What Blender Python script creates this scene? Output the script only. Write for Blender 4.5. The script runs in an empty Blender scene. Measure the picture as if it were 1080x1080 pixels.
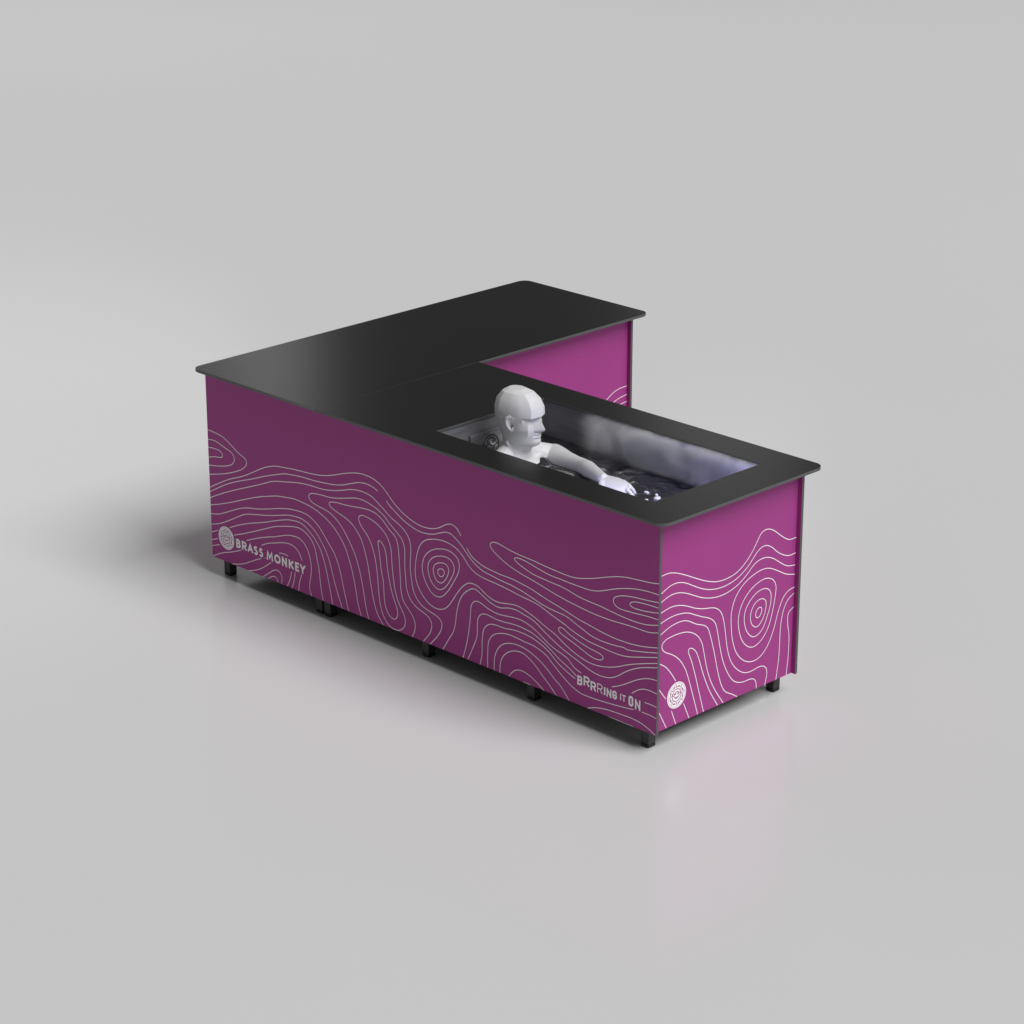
import bpy, bmesh, math, random
from mathutils import Vector, Matrix, noise
from mathutils.kdtree import KDTree

# ------------------------------------------------------------------ camera, world, lamps, exposure
scene = bpy.context.scene
col = scene.collection
R = math.radians

cam_d = bpy.data.cameras.new("camera")
cam_d.lens = 93.65
cam_d.sensor_width = 36.0
cam_d.clip_start = 0.1
cam_d.clip_end = 600.0
cam = bpy.data.objects.new("camera", cam_d)
cam.location = (5.6838, -6.3737, 4.0698)
cam.rotation_euler = (math.pi / 2 - 0.3534, 0.0, 0.7877)
col.objects.link(cam)
scene.camera = cam

world = bpy.data.worlds.new("World")
scene.world = world
world.use_nodes = True
wbg = world.node_tree.nodes["Background"]
wbg.inputs["Color"].default_value = (1.0, 1.0, 1.0, 1)
wbg.inputs["Strength"].default_value = 0.10

def area_lamp(name, loc, target, sx, sy, watts, color=(1, 1, 1), shape='RECTANGLE'):
    d = bpy.data.lights.new(name, 'AREA')
    d.shape = shape
    d.size, d.size_y, d.energy, d.color = sx, sy, watts, color
    o = bpy.data.objects.new(name, d)
    o.location = loc
    o.rotation_euler = (Vector(target) - Vector(loc)).to_track_quat('-Z', 'Y').to_euler()
    col.objects.link(o)
    return o

# one very large studio key high on the right, a low softbox beside it, a weak fill on the left,
# and three upright softboxes behind the counter that the black tops mirror
area_lamp("key_softbox", (117.0, 14.0, 150.0), (-0.8, 0.8, 0.0), 110, 110, 350000, (1.0, 0.997, 0.993))
area_lamp("low_softbox", (150.0, 14.0, 40.0), (-0.8, 0.8, 0.0), 80, 50, 20000)
area_lamp("fill_softbox", (-95.0, 0.0, 60.0), (-0.8, 0.8, 0.0), 70, 60, 7000)
area_lamp("rear_softbox", (-16.3, 7.2, 4.6), (-2.2, 0.4, 0.7), 7.0, 3.4, 44, shape='ELLIPSE')
area_lamp("rear_softbox", (-12.9, 8.95, 5.5), (-2.2, 0.4, 0.9), 0.7, 2.2, 5.5)
area_lamp("rear_softbox", (-9.8, 11.9, 5.5), (-0.4, 0.6, 0.9), 1.5, 2.6, 6.5)

scene.view_settings.view_transform = 'Standard'
scene.view_settings.look = 'None'
scene.view_settings.exposure = 0.0
scene.view_settings.gamma = 1.0
scene.view_settings.use_curve_mapping = False
scene.render.engine = 'CYCLES'
scene.cycles.use_denoising = True
scene.cycles.max_bounces = 8
scene.cycles.volume_bounces = 1

# ------------------------------------------------------------------ dimensions (metres)
L, W1, W2, D = 2.475, 0.7771, 0.6796, 1.8088      # front length, bath depth, wing width, wing depth
ZB, T, TT = 0.0841, 0.90, 0.0119                  # panel bottom, table top, top thickness
ZP = T - TT                                        # underside of the tops
REC, PT = 0.0182, 0.012                            # panel recess and thickness
OF, OL, OB, OR_, OW = 0.0419, 0.0356, 0.0562, 0.0479, 0.046
HX0, HX1, HY0, HY1 = -1.2286, -0.1295, 0.1069, 0.6791
XW = -L + W2                                       # face line of the wing
WATER = 0.75

# ------------------------------------------------------------------ helpers
def new_mat(name, color, rough=0.5, metal=0.0, spec=0.5, **kw):
    m = bpy.data.materials.new(name)
    m.use_nodes = True
    b = m.node_tree.nodes["Principled BSDF"]
    b.inputs["Base Color"].default_value = (*color, 1)
    b.inputs["Roughness"].default_value = rough
    b.inputs["Metallic"].default_value = metal
    b.inputs["Specular IOR Level"].default_value = spec
    for k, v in kw.items():
        b.inputs[k.replace('_', ' ')].default_value = v
    return m

def vary(m, color, scale, amount, rough=None, rough_amt=0.0, stretch=(1, 1, 1)):
    """small procedural variation of colour and gloss in object space"""
    nt = m.node_tree
    b = nt.nodes["Principled BSDF"]
    tc = nt.nodes.new("ShaderNodeTexCoord")
    mp = nt.nodes.new("ShaderNodeMapping")
    mp.inputs["Scale"].default_value = stretch
    nz = nt.nodes.new("ShaderNodeTexNoise")
    nz.inputs["Scale"].default_value = scale
    nz.inputs["Detail"].default_value = 5
    nt.links.new(tc.outputs["Object"], mp.inputs["Vector"])
    nt.links.new(mp.outputs["Vector"], nz.inputs["Vector"])
    r = nt.nodes.new("ShaderNodeValToRGB")
    r.color_ramp.elements[0].position = 0.3
    r.color_ramp.elements[1].position = 0.7
    r.color_ramp.elements[0].color = (*[c * (1 - amount) for c in color], 1)
    r.color_ramp.elements[1].color = (*[c * (1 + amount) for c in color], 1)
    nt.links.new(nz.outputs["Fac"], r.inputs["Fac"])
    nt.links.new(r.outputs["Color"], b.inputs["Base Color"])
    if rough is not None:
        mr = nt.nodes.new("ShaderNodeMapRange")
        mr.inputs["To Min"].default_value = rough - rough_amt
        mr.inputs["To Max"].default_value = rough + rough_amt
        nt.links.new(nz.outputs["Fac"], mr.inputs["Value"])
        nt.links.new(mr.outputs["Result"], b.inputs["Roughness"])
    return m

def link_bm(name, bm, mats, parent=None, smooth=False, loc=None):
    me = bpy.data.meshes.new(name)
    bm.normal_update()
    bm.to_mesh(me)
    bm.free()
    for m in (mats if isinstance(mats, (list, tuple)) else [mats]):
        me.materials.append(m)
    if smooth:
        for p in me.polygons:
            p.use_smooth = True
    o = bpy.data.objects.new(name, me)
    col.objects.link(o)
    if parent:
        o.parent = parent
    if loc:
        o.location = loc
    return o

def empty(name, loc=(0, 0, 0)):
    o = bpy.data.objects.new(name, None)
    o.empty_display_size = 0.2
    o.location = loc
    col.objects.link(o)
    return o

def tag(o, label=None, cat=None, group=None, kind=None):
    if label: o["label"] = label
    if cat: o["category"] = cat
    if group: o["group"] = group
    if kind: o["kind"] = kind
    return o

def add_box(bm, x0, x1, y0, y1, z0, z1, mat=0, bevel=0.0):
    vs = [bm.verts.new((x, y, z)) for z in (z0, z1) for y in (y0, y1) for x in (x0, x1)]
    fs = [(0, 2, 3, 1), (4, 5, 7, 6), (0, 1, 5, 4), (2, 6, 7, 3), (0, 4, 6, 2), (1, 3, 7, 5)]
    faces = [bm.faces.new([vs[i] for i in f]) for f in fs]
    for f in faces:
        f.material_index = mat
    if bevel:
        es = {e for f in faces for e in f.edges}
        bmesh.ops.bevel(bm, geom=list(es), offset=bevel, segments=2, profile=0.5, affect='EDGES')
    return faces

def catmull(pts, closed, step):
    P = [Vector(p) for p in pts]
    n = len(P)
    out = []
    rng = range(n) if closed else range(n - 1)
    for i in rng:
        if closed:
            p0, p1, p2, p3 = P[(i - 1) % n], P[i], P[(i + 1) % n], P[(i + 2) % n]
        else:
            p1, p2 = P[i], P[i + 1]
            p0 = P[i - 1] if i > 0 else p1 * 2 - p2
            p3 = P[i + 2] if i + 2 < n else p2 * 2 - p1
        # centripetal spacing keeps tight bends free of loops
        d1 = max((p1 - p0).length, 1e-6) ** 0.5
        d2 = max((p2 - p1).length, 1e-6) ** 0.5
        d3 = max((p3 - p2).length, 1e-6) ** 0.5
        m1 = (p2 - p1) + d2 * ((p1 - p0) / d1 - (p2 - p0) / (d1 + d2))
        m2 = (p2 - p1) + d2 * ((p3 - p2) / d3 - (p3 - p1) / (d2 + d3))
        k = max(2, int((p2 - p1).length / step))
        for j in range(k):
            t = j / k
            t2, t3 = t * t, t * t * t
            out.append(p1 * (2 * t3 - 3 * t2 + 1) + m1 * (t3 - 2 * t2 + t) + p2 * (-2 * t3 + 3 * t2) + m2 * (t3 - t2))
    if not closed:
        out.append(P[-1])
    # soften the hand-drawn wobble
    for _ in range(3):
        q = [v.copy() for v in out]
        m = len(q)
        for i in range(m):
            if closed or 0 < i < m - 1:
                out[i] = q[i] * 0.5 + (q[(i - 1) % m] + q[(i + 1) % m]) * 0.25
    return out

def ribbon(bm, pts, closed, width, to3d, mat=1, clip=None):
    """flat printed stroke of one width along 2-D points; to3d maps (u, v) onto the panel"""
    n = len(pts)
    left, right = [], []
    for i in range(n):
        a = pts[(i - 1) % n] if closed or i > 0 else pts[i]
        b = pts[(i + 1) % n] if closed or i < n - 1 else pts[i]
        c = pts[i]
        d1, d2 = (c - a), (b - c)
        if d1.length < 1e-9: d1 = d2
        if d2.length < 1e-9: d2 = d1
        d1, d2 = d1.normalized(), d2.normalized()
        n1, n2 = Vector((-d1.y, d1.x)), Vector((-d2.y, d2.x))
        m = n1 + n2
        m = m.normalized() if m.length > 1e-6 else n1
        k = min(1.0 / max(m.dot(n1), 0.3), 2.0) * width * 0.5
        l_, r_ = c + m * k, c - m * k
        if clip:
            for q in (l_, r_):
                q.x = min(max(q.x, clip[0]), clip[1]); q.y = min(max(q.y, clip[2]), clip[3])
        left.append(bm.verts.new(to3d(l_))); right.append(bm.verts.new(to3d(r_)))
    for i in range(n if closed else n - 1):
        j = (i + 1) % n
        try:
            f = bm.faces.new((left[i], right[i], right[j], left[j]))
            f.material_index = mat
        except ValueError:
            pass

def draw_lines(bm, data, width, to3d, bounds, mat=1):
    u0, u1, v0, v1 = bounds
    for li, (closed, s) in enumerate(data):
        pts = [Vector([int(t) / 1000 for t in p.split(',')]) for p in s.split()]
        pts = [Vector((min(max(p.x, u0), u1), min(max(p.y, v0), v1))) for p in pts]
        if not closed:                     # run lines that stop just short of an edge out to it
            for e in (0, -1):
                p = pts[e]
                if p.x - u0 < 0.014: p.x = u0
                if u1 - p.x < 0.014: p.x = u1
                if v0 < p.y and p.y - v0 < 0.012 and p.x not in (u0, u1): p.y = v0
        ribbon(bm, catmull(pts, closed, 0.008), closed, width, lambda p: to3d(p, li * 6e-6), mat, bounds)

def tube(bm, pts, radii, seg=14, caps=True, flat=1.0, flat_dir=None):
    """tapered limb with rounded ends; flat squashes it along flat_dir"""
    P = [Vector(p) for p in pts]
    # round caps
    if caps:
        d0 = (P[0] - P[1]).normalized(); d1 = (P[-1] - P[-2]).normalized()
        r0, r1 = radii[0], radii[-1]
        P = [P[0] + d0 * r0 * 0.95, P[0] + d0 * r0 * 0.6] + P + [P[-1] + d1 * r1 * 0.6, P[-1] + d1 * r1 * 0.95]
        radii = [r0 * 0.3, r0 * 0.8] + list(radii) + [r1 * 0.8, r1 * 0.3]
    rings = []
    up = Vector((0, 0, 1))
    for i, p in enumerate(P):
        t = (P[min(i + 1, len(P) - 1)] - P[max(i - 1, 0)]).normalized()
        a = t.cross(up)
        if a.length < 1e-3: a = t.cross(Vector((1, 0, 0)))
        a.normalize(); b = a.cross(t).normalized()
        ring = []
        for k in range(seg):
            th = 2 * math.pi * k / seg
            off = (a * math.cos(th) + b * math.sin(th)) * radii[i]
            if flat_dir is not None:
                off -= flat_dir * off.dot(flat_dir) * (1 - flat)
            ring.append(bm.verts.new(p + off))
        rings.append(ring)
    for r0, r1 in zip(rings, rings[1:]):
        for k in range(seg):
            bm.faces.new((r0[k], r0[(k + 1) % seg], r1[(k + 1) % seg], r1[k]))
    bm.faces.new(list(reversed(rings[0]))); bm.faces.new(rings[-1])

def loft(bm, rings):
    """closed loft through rings of equal point count"""
    vr = [[bm.verts.new(p) for p in r] for r in rings]
    n = len(vr[0])
    for r0, r1 in zip(vr, vr[1:]):
        for k in range(n):
            bm.faces.new((r0[k], r0[(k + 1) % n], r1[(k + 1) % n], r1[k]))
    bm.faces.new(list(reversed(vr[0]))); bm.faces.new(vr[-1])

# ------------------------------------------------------------------ materials
floor_m = vary(new_mat("studio_floor", (0.6, 0.6, 0.6), 0.9, spec=0.0), (0.775, 0.775, 0.777), 0.35, 0.008)
nt = floor_m.node_tree                      # satin lacquer: matt grey under a faint even gloss
gl = nt.nodes.new("ShaderNodeBsdfGlossy"); gl.inputs["Roughness"].default_value = 0.185
mx = nt.nodes.new("ShaderNodeMixShader"); mx.inputs[0].default_value = 0.16
nt.links.new(nt.nodes["Principled BSDF"].outputs[0], mx.inputs[1]); nt.links.new(gl.outputs[0], mx.inputs[2])
nt.links.new(mx.outputs[0], nt.nodes["Material Output"].inputs["Surface"])
PURPLE = (0.335, 0.045, 0.228)
purple = vary(new_mat("purple_print", PURPLE, 0.42, spec=0.2), PURPLE, 6.0, 0.02, 0.42, 0.03)
white_ink = new_mat("white_ink", (0.93, 0.90, 0.92), 0.5, spec=0.3)
edge_m = new_mat("dark_panel_edge", (0.075, 0.082, 0.079), 0.5)
top_m = vary(new_mat("black_laminate", (0.0025, 0.0025, 0.0025), 0.23, spec=0.4), (0.0025, 0.0025, 0.0025), 3.0, 0.12, 0.23, 0.012)
leg_m = new_mat("black_steel", (0.03, 0.03, 0.03), 0.45)
foot_m = new_mat("black_rubber", (0.012, 0.012, 0.012), 0.6)
board_m = new_mat("dark_board", (0.03, 0.03, 0.03), 0.7)
steel = vary(new_mat("brushed_steel", (0.24, 0.24, 0.255), 0.32, metal=0.5), (0.24, 0.24, 0.255), 5.0, 0.18, 0.32, 0.08, (1, 1, 8))
black_ink = new_mat("black_ink", (0.012, 0.012, 0.014), 0.5)
body_m = vary(new_mat("matt_white_mannequin", (0.68, 0.68, 0.69), 0.5, spec=0.3), (0.68, 0.68, 0.69), 14.0, 0.02)
glint_m = new_mat("glint", (0.9, 0.93, 0.97), 0.12)  # near-white solid that stands in for highlights on the water

# contour lines printed on the panels: millimetres along and up each panel
FRONT_LINES = [
 (0,"-2481,636 -2431,634 -2374,627 -2341,613 -2306,595 -2277,580 -2245,572 -2226,556 -2238,535 -2275,510 -2330,486 -2392,465 -2479,443"),
 (0,"-2479,593 -2442,599 -2403,594 -2361,582 -2322,573 -2305,555 -2313,531 -2341,514 -2403,496 -2477,483"),
 (0,"-2478,560 -2441,564 -2393,561 -2378,549 -2385,537 -2431,530 -2478,517"),
 (0,"-2482,386 -2426,413 -2344,454 -2264,486 -2197,519 -2136,552 -2088,572 -2041,585 -1983,592 -1936,598 -1879,602 -1822,607 -1765,615 -1709,630 -1653,650 -1597,668 -1542,679 -1488,679 -1445,670 -1408,651 -1377,626 -1340,598 -1330,593 -1299,578 -1262,565 -1215,555 -1173,555 -1137,561 -1100,576 -1069,596 -1046,605 -1018,603 -998,587 -987,573"),
 (0,"-2479,367 -2427,394 -2358,430 -2284,461 -2198,492 -2114,525 -2042,550 -1995,565 -1937,573 -1891,578 -1823,581 -1755,587 -1694,595 -1649,605 -1604,622 -1555,639 -1511,646 -1473,642 -1442,632"),
 (0,"-1397,606 -1373,587 -1378,590 -1341,571 -1304,552 -1262,539 -1215,530 -1174,532 -1137,539 -1101,554 -1070,566 -1044,568 -1019,557 -993,542 -968,522 -938,497 -908,479 -868,465 -818,459 -769,454 -719,451 -670,444 -622,434 -573,423 -525,416 -478,413 -440,410 -392,394 -355,383 -327,373 -289,368 -243,367 -197,370 -152,374 -151,371 -84,382 -2,402"),
 (0,"-956,533 -933,509 -903,495 -868,485 -818,480 -769,477 -719,477 -670,472 -622,466 -574,455 -526,445 -478,437 -430,427 -383,417 -336,411 -290,404 -244,399 -198,396 -152,397 -116,399 -62,407 2,421"),
 (0,"-2480,341 -2410,373 -2316,414 -2224,451 -2139,485 -2079,511 -2044,521 -1985,533 -1939,543 -1881,552 -1824,556 -1768,558 -1711,567 -1655,582 -1605,598 -1556,607 -1512,607 -1474,600 -1437,580 -1405,564 -1374,545 -1337,532 -1305,517 -1279,497 -1265,472 -1262,442 -1266,395 -1267,356 -1261,326 -1254,286 -1231,249 -1194,227 -1152,218 -1116,211 -1093,193 -1098,164 -1122,127 -1162,82"),
 (0,"-1090,82 -1060,133 -1031,176 -1020,214 -1012,263 -998,309 -975,346 -949,369 -970,344 -944,372 -924,382 -899,379 -869,365 -828,350 -799,344 -774,346 -734,358 -695,361 -656,354 -621,349 -592,339 -549,316 -505,296 -462,279 -414,264 -367,250 -315,235 -269,231 -227,237 -190,255 -150,285 -114,306 -82,321 -42,334 0,346"),
 (0,"-2478,310 -2413,329 -2338,356 -2258,388 -2166,423 -2094,445 -2047,458 -1988,467 -1942,473 -1884,471 -1828,465 -1783,453 -1738,435 -1700,412 -1662,378 -1635,342 -1617,302 -1604,269 -1584,195 -1570,128 -1553,81"),
 (0,"-1510,81 -1525,133 -1540,208 -1560,282 -1586,342 -1612,378 -1644,417 -1677,446 -1715,467 -1759,477 -1810,482 -1844,493 -1854,508 -1845,520 -1820,527 -1774,532 -1724,535 -1668,546 -1601,564 -1562,573 -1518,573 -1475,565 -1438,554 -1406,538 -1374,514 -1337,491 -1309,470 -1297,440 -1297,394 -1297,355 -1293,317 -1289,276 -1268,237 -1231,214 -1189,203 -1158,189 -1149,164 -1159,134 -1199,79"),
 (0,"-1425,78 -1460,124 -1480,178 -1495,241 -1507,306 -1524,363 -1545,410 -1572,440 -1604,463 -1648,477 -1692,487 -1722,497 -1735,509 -1721,517 -1685,524 -1624,528 -1569,535 -1514,542 -1465,540 -1438,532 -1412,516 -1380,491 -1349,473 -1336,449 -1331,415 -1328,370 -1324,316 -1321,259 -1306,216 -1274,190 -1251,165 -1241,137 -1249,107 -1262,80"),
 (1,"-1559,494 -1553,504 -1537,511 -1504,509 -1461,501 -1439,491 -1407,472 -1387,447 -1374,415 -1371,374 -1368,335 -1363,298 -1354,249 -1333,200 -1304,162 -1297,132 -1314,102 -1341,88 -1379,88 -1416,113 -1440,162 -1449,222 -1453,272 -1459,320 -1465,348 -1480,392 -1501,428 -1530,453 -1554,476"),
 (1,"-1449,430 -1438,435 -1419,422 -1404,392 -1397,335 -1388,291 -1375,243 -1355,198 -1340,163 -1348,135 -1362,126 -1389,135 -1412,170 -1419,231 -1423,281 -1431,306 -1437,355 -1444,400"),
 (0,"-2481,272 -2428,281 -2365,307 -2290,341 -2241,357 -2169,371 -2097,390 -2020,412 -1961,424 -1898,429 -1858,426 -1818,410 -1780,384 -1747,349 -1709,312 -1685,271 -1672,238 -1657,183 -1640,124 -1628,81"),
 (0,"-2481,226 -2430,238 -2367,267 -2292,307 -2249,328 -2194,341 -2110,359 -2021,383 -1974,396 -1945,399 -1899,401 -1853,389 -1814,367 -1782,336 -1749,293 -1731,254 -1713,199 -1692,145 -1664,83"),
 (0,"-2354,242 -2294,269 -2221,296 -2142,320 -2064,348 -2004,368 -1969,377 -1946,380 -1900,381 -1860,363 -1821,337 -1789,302 -1773,271 -1760,236 -1747,189 -1732,129 -1723,79"),
 (0,"-2328,216 -2266,239 -2198,267 -2125,298 -2065,323 -2006,340 -1970,349 -1947,354 -1906,357 -1872,346 -1839,325 -1820,294 -1810,252 -1802,224 -1796,176 -1787,114 -1779,79"),
 (0,"-2249,214 -2188,239 -2121,263 -2067,279 -2007,301 -1972,311 -1949,313 -1914,314 -1886,300 -1864,274 -1851,241 -1846,206 -1850,173 -1859,138 -1859,105 -1849,80"),
 (0,"-2153,219 -2116,237 -2062,254 -2009,269 -1968,273 -1933,263 -1911,241 -1902,221"),
 (0,"-2044,215 -2017,221 -1988,218"),
 (0,"-2480,191 -2432,209"),
 (0,"-2480,157 -2434,173"),
 (0,"-2479,131 -2424,148"),
 (0,"-2477,96 -2407,117 -2350,136 -2285,162"),
 (0,"-2348,81 -2304,95 -2254,114 -2205,139 -2159,160"),
 (0,"-2241,79 -2195,99 -2152,121 -2121,142 -2096,161"),
 (0,"-2148,76 -2111,110 -2080,132 -2053,139 -2036,129 -2028,106 -2034,82"),
 (0,"-2118,77 -2096,99 -2075,108 -2059,102 -2056,80"),
 (0,"-1970,155 -1977,125 -1999,80"),
 (0,"-1947,160 -1954,123 -1969,80"),
 (0,"-1906,161 -1922,124 -1928,81"),
 (0,"-454,378 -501,390 -544,403 -583,414 -622,419 -670,422 -719,428 -769,433 -818,436 -873,439 -913,447 -943,463 -979,497 -1009,515 -1050,526 -1096,527 -1143,518 -1179,505 -1208,480 -1223,449 -1234,411 -1239,371 -1237,333 -1225,306 -1199,274 -1168,252 -1131,242 -1100,245 -1068,262 -1042,292 -1011,336 -980,373 -949,396 -944,397 -919,401 -888,394 -858,378 -823,367 -794,364 -744,372 -705,379 -670,377 -631,368 -592,357 -558,343 -525,333 -496,324 -458,304 -415,286 -372,273 -325,265 -278,267 -228,278 -182,295 -146,312 -114,325 -83,336 -1,363"),
 (0,"-501,390 -454,378 -416,365 -373,354 -326,346 -270,343 -219,340 -174,341 -142,345 -115,352 -97,357 -1,385"),
 (1,"-1099,491 -1060,497 -1025,490 -1002,475 -995,451 -1002,422 -1026,381 -1052,341 -1083,307 -1112,292 -1141,295 -1167,314 -1187,343 -1200,378 -1199,405 -1188,435 -1164,461 -1133,480"),
 (1,"-1097,463 -1066,467 -1040,461 -1025,446 -1025,419 -1041,388 -1067,350 -1088,331 -1112,323 -1138,332 -1158,355 -1168,383 -1168,410 -1154,433 -1128,452"),
 (1,"-1097,436 -1071,439 -1055,430 -1053,414 -1062,390 -1077,367 -1098,351 -1119,353 -1134,370 -1140,391 -1139,411 -1123,426"),
 (1,"-1097,413 -1082,413 -1076,403 -1082,388 -1095,376 -1109,381 -1117,394 -1113,406"),
 (0,"-980,79 -961,143 -945,217 -937,284 -937,304 -924,328 -906,338 -884,336 -854,326 -819,319 -779,318 -734,324 -690,329 -660,328 -621,319 -582,304 -544,284 -505,268 -462,257 -429,246 -409,228 -390,217 -367,213"),
 (0,"-954,79 -926,142 -902,199 -902,245 -897,275 -874,295 -844,298 -804,293 -759,295 -700,301 -651,299 -621,296 -587,286 -548,271 -515,255 -481,236 -443,220 -414,208 -390,193"),
 (0,"-888,82 -877,130 -876,188 -869,232 -851,256 -824,268 -794,270 -759,270 -709,278 -660,279 -621,276 -582,267 -548,255 -514,237 -485,216 -452,202 -423,190 -395,181"),
 (0,"-847,81 -847,139 -845,178 -837,205 -814,229 -779,244 -739,252 -690,251 -641,247 -621,248 -577,240 -538,226 -505,202 -471,179 -447,164 -408,144 -366,132 -314,132 -248,136 -184,142 -110,151"),
 (0,"-812,81 -812,127 -799,169 -774,199 -744,215 -700,224 -655,222 -621,214 -572,195 -524,166 -490,141 -475,135 -451,112 -424,82"),
 (0,"-782,82 -782,113 -772,147 -747,175 -709,195 -670,201 -636,192 -601,173 -562,143 -523,114 -489,81"),
 (0,"-734,80 -719,106 -695,124 -665,128 -630,122 -591,106 -552,82"),
 (0,"-662,80 -643,86 -621,79"),
 (0,"1,478 -37,468 -63,466 -108,466 -153,464 -217,460 -272,459 -328,461 -384,466 -431,471 -440,472 -507,482 -564,493 -622,503 -680,512 -734,525 -778,541 -818,561 -835,579 -830,589 -815,596 -793,597 -758,591 -719,585 -671,581 -613,579 -550,574 -498,571 -479,570 -432,569 -394,572 -353,582 -302,597 -247,617 -193,634 -148,643 -90,649 -41,654 -1,661"),
 (0,"0,507 -33,497 -64,491 -109,488 -163,489 -218,493 -273,498 -328,500 -384,504 -431,513 -479,519 -497,519 -555,522 -612,526 -661,538 -697,550 -710,560 -702,566 -685,568 -651,566 -603,558 -550,549 -498,545 -479,546 -441,544 -403,544 -361,544 -324,545 -283,554 -246,568 -201,586 -156,600 -111,611 -58,618 -3,620"),
 (0,"0,527 -42,526 -87,522 -145,517 -186,516 -209,524 -216,538 -212,550 -192,561 -156,572 -111,579 -57,584 -2,591"),
 (0,"0,552 -43,544 -87,539 -123,538 -139,544 -133,554 -115,562 -79,567 -39,570 0,571"),
 (1,"-484,350 -475,360 -461,361 -434,348 -396,336 -354,326 -307,319 -270,315 -254,307 -263,295 -288,289 -321,292 -363,305 -415,321 -458,332 -479,341"),
 (0,"-215,206 -176,223 -135,247 -95,271 -59,287 -28,295 -1,297"),
 (0,"-119,211 -94,231 -67,245 -36,249 -1,246"),
 (0,"-57,196 -30,197 -2,195"),
 (0,"-70,155 -38,155 -3,152"),
 (0,"-332,81 -313,94 -285,102 -239,110 -183,113 -119,115 -73,111 -37,101 -3,90"),
 (0,"-227,83 -183,85 -136,83 -109,81"),
]
END_LINES = [
 (0,"30,675 66,677 103,668 155,646 215,616 276,588 329,572 382,569 436,578 481,603 518,636 547,674 569,698 600,700 632,686 682,649 723,625 759,624"),
 (0,"32,610 75,626 115,628 156,616 201,592 254,565 315,547 384,544 444,557 497,585 534,618 564,637 596,638 628,621 661,593 702,570 734,561 760,564"),
 (0,"31,577 76,590 120,589 165,574 210,552 255,531 316,515 377,513 438,526 491,554 528,582 559,592 598,591 638,575 679,547 721,523 759,516"),
 (0,"759,479 714,493 665,520 616,544 577,550 530,543 477,523 432,484 411,431 413,365 425,306 450,255 491,217 531,201 578,205 616,232 653,294 674,354 703,407 734,426 761,428"),
 (1,"614,506 643,490 658,464 654,421 641,364 620,309 583,270 544,257 520,261 479,295 456,346 450,397 465,442 502,481 548,503 586,510"),
 (1,"604,469 629,447 630,400 610,351 589,313 550,295 526,302 497,334 483,377 489,419 519,451 557,470"),
 (1,"586,435 605,418 601,381 587,352 560,329 540,335 519,363 518,394 536,425 563,437"),
 (1,"576,406 584,394 579,376 562,362 548,369 544,386 556,405"),
 (0,"32,537 77,545 121,541 166,526 212,504 257,489 318,475 349,454 366,422 380,364 394,294 416,238 453,194 493,169 533,163 572,168 600,164 621,147 622,116 612,88"),
 (0,"31,498 78,507 130,506 175,497 212,479 251,460 297,440 324,415 337,376 355,305 373,249 407,186 439,151 487,134 526,134 550,128 563,112 564,87"),
 (0,"29,454 79,471 131,476 168,470 195,456 221,440 259,426 283,409 299,371 321,305 343,225 365,163 386,129 433,102 458,85"),
 (0,"240,84 225,130 195,216 167,285 136,329 98,360 49,388 37,412 52,426 95,432 155,429 192,418 231,392 254,358 268,310 289,236 323,165 380,84"),
 (0,"272,86 246,167 221,246 196,314 180,348 183,358 198,357 221,338 242,294 263,239 300,161 349,86"),
 (0,"31,345 62,325 92,291 117,254"),
 (0,"31,246 66,201"),
 (0,"34,156 73,83"),
 (0,"98,144 123,85"),
 (0,"162,153 176,124 194,86"),
 (0,"759,405 728,389 706,356 693,304 690,227 688,169 676,88"),
 (0,"757,350 735,336 731,304 743,245 744,225 743,158 735,89"),
]
WING_LINES = [(0, "1666,535 1708,558 1748,568 1793,570"), (0, "1711,514 1749,525 1794,531"), (0, "1755,495 1795,499")]

# ------------------------------------------------------------------ floor
bm = bmesh.new()
S = 150.0
bm.faces.new([bm.verts.new(p) for p in ((-S, -S, 0), (S, -S, 0), (S, S, 0), (-S, S, 0))])
tag(link_bm("floor", bm, floor_m), "seamless glossy pale grey studio floor", kind="structure")

# ------------------------------------------------------------------ the counter
counter = empty("bar_counter", (-L / 2, W1 / 2, 0))
tag(counter, "L-shaped purple bar counter with black tops, white contour lines and a sunken bath", "counter")
inv = Matrix.Translation(-counter.location)

def part(name, bm, mats, parent=None, smooth=False):
    """a child of the counter, built in world coordinates"""
    o = link_bm(name, bm, mats, None, smooth)
    root = parent or counter
    o.parent = root
    if root is counter:
        o.matrix_parent_inverse = inv.copy()
    return o

def panel(bm, x0, x1, y0, y1, face_axis):
    """board with purple faces across face_axis and dark cut edges"""
    add_box(bm, x0, x1, y0, y1, ZB, ZP - 0.0005, 0, 0.0006)
    bm.normal_update()
    for f in bm.faces:
        f.material_index = 0 if abs(f.normal[face_axis]) > 0.7 else 2

P3 = [purple, white_ink, edge_m]
LW = 0.0028
# long front panel with its contour lines
bm = bmesh.new()
panel(bm, -L, 0, 0, PT, 1)
draw_lines(bm, FRONT_LINES, LW, lambda p, d: (p.x, -0.0004 - d, p.y), (-L + 0.0006, -0.0006, ZB + 0.0006, ZP))
front = part("front_panel", bm, P3)
# short end panel beside the bath
bm = bmesh.new()
panel(bm, -REC - PT, -REC, PT + 0.0005, W1 - PT - 0.0005, 0)
draw_lines(bm, END_LINES, LW, lambda p, d: (-REC + 0.0004 + d, p.x, p.y), (PT + 0.001, W1 - PT - 0.001, ZB + 0.0006, ZP))
end = part("end_panel", bm, P3)
tag(end, "short end panel with white contour rings and round emblem")
# back panel of the bath side
bm = bmesh.new()
panel(bm, XW + 0.0005, 0, W1 - PT, W1, 1)
part("back_panel", bm, P3)
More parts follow.
